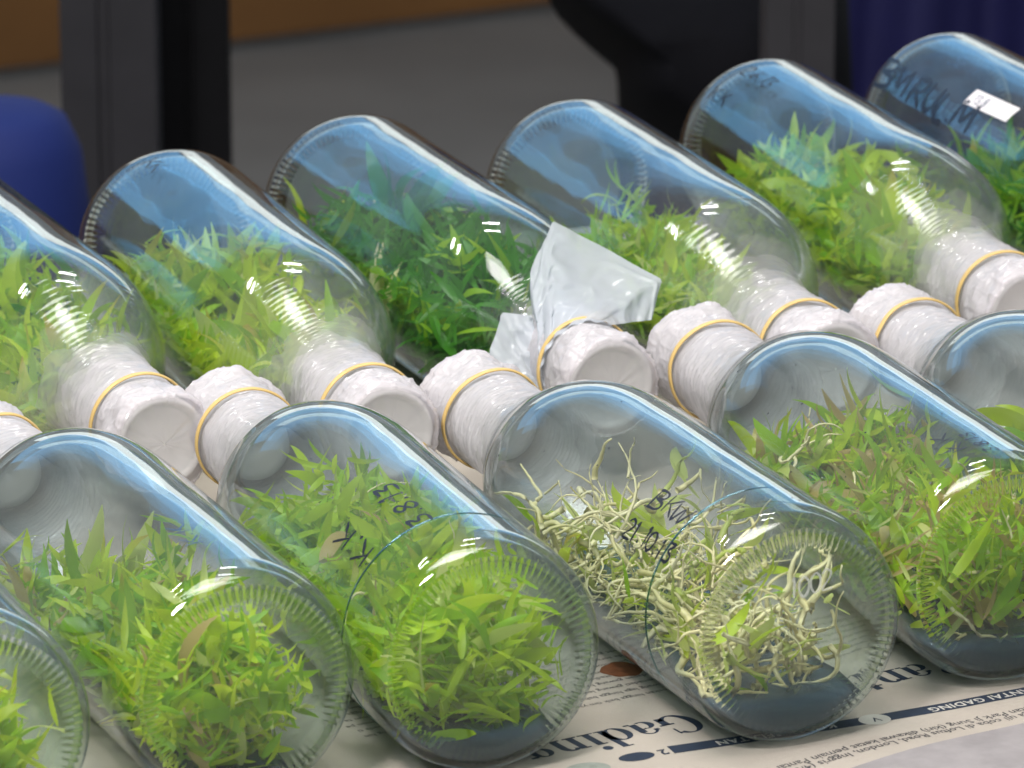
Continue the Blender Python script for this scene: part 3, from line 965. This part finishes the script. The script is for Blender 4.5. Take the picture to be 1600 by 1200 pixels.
# --- dark banner between the headline and the caption
def strip(pts, h0, h1, name, mat, lift):
    V, F = [], []
    n = 0
    P = []
    for a, b in zip(pts, pts[1:]):
        for k_ in range(12): P.append(Vector(a).lerp(Vector(b), k_ / 12))
    P.append(Vector(pts[-1]))
    for i, p in enumerate(P):
        for h in (h0, h1):
            V.append((p.x, p.y + h, paper_h(p.x, p.y + h) + lift))
        if i: F.append((2 * i - 2, 2 * i, 2 * i + 1, 2 * i - 1))
    return mesh_obj(name, V, F, mat, news, smooth=False)
BAN = [(-36, 9.0), (0, 9.8), (33, 11.5), (60, 14), (92, 18.5), (150, 27)]
strip(BAN, -3.2, 3.2, 'banner', M['print'], 0.07)
def disc(O, rx, ry, name, mat, lift, rot=0.0, n=28):
    V = [(rx * math.cos(6.2832 * i / n) , ry * math.sin(6.2832 * i / n)) for i in range(n)]
    return put(V, [tuple(range(n))], name, mat, O, (-1, -.1), lift)
disc((33.5, 11.2), 5.2, 4.6, 'banner_badge', M['print_light'], 0.11)
font_mesh('V', 5, 'banner_letter', M['print'], (35.2, 12.8), (-1, -.1), 0.15, 0.06)
font_mesh('PANTAI GADING', 5.0, 'banner_lettering', M['print_light'], (93, 20.4), (-1, -.15), 0.12, 0.10, 1.08)
font_mesh('KOREA SELATAN', 5.0, 'banner_lettering', M['print_light'], (20, 12.4), (-1, -.04), 0.12, 0.10, 1.08)
disc((-48, 7.2), 6.0, 3.4, 'banner_badge', M['print'], 0.09)
font_mesh('2', 6.0, 'banner_figure', M['print'], (-37.5, 10.2), (-1, -.1), 0.10, 0.12)
# --- caption under the banner and lines of small type
cap = ['Pemain Korea Selatan Park Ji Sung (kiri) dikawal ketat pemain Pantai', 'Gading pada laga uji coba di Loftus Road, London, Inggris (4/3/2010)']
for i, t in enumerate(cap):
    font_mesh(t, 4.7, 'caption_line', M['print_soft'], (116 - 8 * i, 11.5 - 5.8 * i), (-1, -.20), 0.07, 0.05, 1.0)
words = 'dan pada babak kedua tim tamu terus menekan lewat serangan sayap yang cepat namun penjaga gawang tampil baik hingga akhir laga di hadapan para penonton yang memadati stadion'.split()
rng = random.Random(3)
for col_x, n0 in ((-14, 9), (-80, 9), (70, 8), (112, 8)):
    for i in range(n0):
        t = ' '.join(rng.choice(words) for _ in range(6))[:30]
        font_mesh(t, 3.3, 'text_line', M['print_soft'], (col_x + (2 if i % 5 == 0 else 0), 62 + 5.0 * i + (14 if col_x > 60 else 0)), (-1, -.17), 0.07, 0.0, 1.0)
# --- printed photograph in the corner, small grey emblem, rust stain
V, F = [], []
for i in range(21):
    for j in range(11):
        u, v = i / 20, j / 10
        x = -6 + 190 * u; y = -98 + v * (70 + 46 * u)
        V.append((x, y, paper_h(x, y) + 0.06))
for i in range(20):
    for j in range(10):
        a = i * 11 + j
        F.append((a, a + 11, a + 12, a + 1))
mesh_obj('printed_picture', V, F, M['halftone'], news)
disc((-66, 2.5), 7.5, 5.5, 'printed_emblem', M['halftone2'], 0.08)
def blob(O, r, seed):
    n = 30
    V = [(r * (1 + .35 * noise.noise(Vector((math.cos(6.2832 * i / n) * 1.3 + seed, math.sin(6.2832 * i / n) * 1.3, 0)))) * math.cos(6.2832 * i / n),
          r * 1.1 * (1 + .35 * noise.noise(Vector((math.cos(6.2832 * i / n) * 1.3 + seed, math.sin(6.2832 * i / n) * 1.3, 4)))) * math.sin(6.2832 * i / n)) for i in range(n)]
    return put(V, [tuple(range(n))], 'rust_stain', simple('rust_stain', (0.16, 0.055, 0.02), 0.7, 0.5, 300), O, (1, 0), 0.1)
blob((-22.5, 83), 6.5, 2)

# ------------------------------------------------------------------ background
FLOOR = -0.76
gx = simple('concrete', (0.26, 0.26, 0.255), 0.85, 0.5, 2.2, 0.3)
fl = mesh_obj('floor', [(-12, -6, FLOOR), (14, -6, FLOOR), (14, 16, FLOOR), (-12, 16, FLOOR)], [(0, 1, 2, 3)], gx, None, False, 1)
tag(fl, 'grey concrete floor behind the table', 'floor', kind='structure')

# brown panel on the floor, edge parallel to the table
a_ = on_plane(20, 122, FLOOR); b_ = on_plane(820, 26, FLOOR)
d_ = (b_ - a_); d_.z = 0; d_.normalize()
nrm = Vector((-d_.y, d_.x, 0))
def slab(name, p0, p1, thick, z0, z1, mat, bevel=0.004):
    d = (p1 - p0).normalized(); n = Vector((-d.y, d.x, 0))
    V = []
    for p in (p0, p1):
        for t in (0, thick):
            for z in (z0, z1):
                q = p + n * t; V.append((q.x, q.y, z))
    F = [(0, 1, 3, 2), (4, 6, 7, 5), (0, 4, 5, 1), (2, 3, 7, 6), (0, 2, 6, 4), (1, 5, 7, 3)]
    o = mesh_obj(name, V, F, mat, None, False, 1)
    bm = bmesh.new(); bm.from_mesh(o.data); bmesh.ops.recalc_face_normals(bm, faces=bm.faces)
    bmesh.ops.bevel(bm, geom=list(bm.edges), offset=bevel, segments=2, affect='EDGES'); bm.to_mesh(o.data); bm.free()
    return o
pn = slab('board_panel', a_ - d_ * 3, b_ + d_ * 2.0, 0.04, FLOOR + 0.01, FLOOR + 0.9, simple('brown_board', (0.26, 0.12, 0.034), 0.7, 0.35, 4))
tag(pn, 'orange brown board standing on the floor far behind the bottles', 'board')
# dark posts: grooved uprights, a near-black one set beside the grey one
def post(name, px0, px1, pyb, depth, turn, mat, label, cat, w_ratio=1.0):
    c = unproject((px0 + px1) / 2, 150, depth)
    w = (px1 - px0) / FPX * depth / (abs(math.cos(turn)) + abs(math.sin(turn)) * w_ratio)
    wy = w * w_ratio
    V = []
    prof = [(-.5, -.5), (-.12, -.5), (-.10, -.44), (.0, -.44), (.02, -.5), (.5, -.5), (.5, .5), (-.5, .5)]
    for z in (FLOOR + 0.001, 0.06):
        for x, y in prof: V.append((x * w, y * wy, z))
    n = len(prof)
    F = [(i, (i + 1) % n, n + (i + 1) % n, n + i) for i in range(n)] + [tuple(reversed(range(n))), tuple(range(n, 2 * n))]
    o = mesh_obj(name, V, F, mat, None, False, 1)
    o.matrix_world = Matrix.Translation((c.x, c.y, 0)) @ Matrix.Rotation(-PSI + turn, 4, 'Z')
    tag(o, label, cat)
    return o
post('post', 101, 249, 0, 3.3, 0.0, simple('dark_steel', (0.028, 0.027, 0.031), 0.6, 0.25, 30, **{'Specular IOR Level': 0.25}), 'dark grey grooved post beside the black post, behind left back bottles', 'post', 0.8)
post('post', 251, 360, 0, 3.42, 0.0, simple('near_black', (0.007, 0.007, 0.008), 0.7, 0.2, 30, **{'Specular IOR Level': 0.1}), 'matt black post right of the dark grey post', 'post', 0.8)
post('pole', 1188, 1302, 0, 3.15, math.radians(8), simple('grey_steel', (0.032, 0.030, 0.034), 0.5, 0.2, 30), 'narrow dark grey pole before the navy cloth', 'pole', 0.6)
# blue tub, upside down: rounded shoulder, rim, foot ring
def blue_tub():
    c = unproject(-10, 300, 3.0)
    top = unproject(-10, 146, 3.0).z
    r = 150 / FPX * 3.0
    base = FLOOR
    prof = [(r * 1.12, base), (r * 1.12, base + .03), (r * 1.05, base + .035), (r * 1.03, top - .10), (r * 1.0, top - .055), (r * .93, top - .025), (r * .78, top - .009), (r * .6, top - .004), (r * .35, top - .001), (0.001, top)]
    V, F = [], []
    n = 48
    for rr, z in prof:
        for j in range(n):
            a = 6.28318 * j / n
            V.append((rr * math.cos(a), rr * math.sin(a), z))
    for i in range(len(prof) - 1):
        for j in range(n):
            F.append((i * n + j, i * n + (j + 1) % n, (i + 1) * n + (j + 1) % n, (i + 1) * n + j))
    o = mesh_obj('tub', V, F, simple('blue_plastic', (0.0008, 0.012, 0.12), 0.8, 0.1, 20), None, True, 1)
    o.location = (c.x, c.y, 0)
    tag(o, 'rounded blue plastic tub left of the black post', 'tub')
blue_tub()
# black bag: bulging cloth form resting on the floor
def bag():
    D = 3.5
    out = [(838, -60), (862, 0), (905, 38), (958, 78), (966, 120), (968, 168), (1003, 205), (1060, 245), (1110, 300), (1190, 330), (1300, 320), (1330, 150), (1320, -60)]
    P = [unproject(x, y, D) for x, y in out]
    cx = sum(P, Vector()) / len(P)
    V, F = [], []
    rings = [(1.0, 0), (.985, -.05), (.93, -.10), (.8, -.15), (.55, -.19), (.25, -.21)]
    n = len(P)
    allr = [(s, -y) for s, y in reversed(rings)] + rings[1:]
    for s, dz in allr:
        for p in P:
            q = cx + (p - cx) * s + FW * dz
            q = q + FW * 0.02 * noise.noise(q * 9)
            V.append(q)
    for i in range(len(allr) - 1):
        for j in range(n):
            j2 = (j + 1) % n
            F.append((i * n + j, i * n + j2, (i + 1) * n + j2, (i + 1) * n + j))
    F.append(tuple(reversed(range(n)))); F.append(tuple((len(allr) - 1) * n + j for j in range(n)))
    o = mesh_obj('bag', V, F, simple('black_cloth', (0.006, 0.006, 0.008), 0.9, 0.3, 30, **{'Specular IOR Level': 0.1}), None, True, 1)
    tag(o, 'bulging black cloth bag behind the back bottles', 'bag')
bag()
# navy cloth hanging behind the pole
def cloth():
    p0 = unproject(1010, 0, 4.6); p1 = unproject(1760, 0, 4.6)
    V, F = [], []
    nx, nz = 80, 6
    for i in range(nx + 1):
        p = p0.lerp(p1, i / nx)
        for k_ in range(nz + 1):
            z = FLOOR + 0.02 + (0.75 * k_ / nz)
            w = 0.05 * noise.noise(Vector((i * .15, k_ * .2, 1)))
            V.append((p.x + FW.x * w, p.y + FW.y * w, z))
    for i in range(nx):
        for k_ in range(nz):
            a = i * (nz + 1) + k_
            F.append((a, a + nz + 1, a + nz + 2, a + 1))
    o = mesh_obj('hanging_cloth', V, F, simple('navy_cloth', (0.010, 0.010, 0.085), 0.75, 0.2, 30), None, True, 1)
    md = o.modifiers.new('thick', 'SOLIDIFY'); md.thickness = 0.004
    tag(o, 'dark navy cloth hanging behind the right back bottles', 'cloth')
cloth()
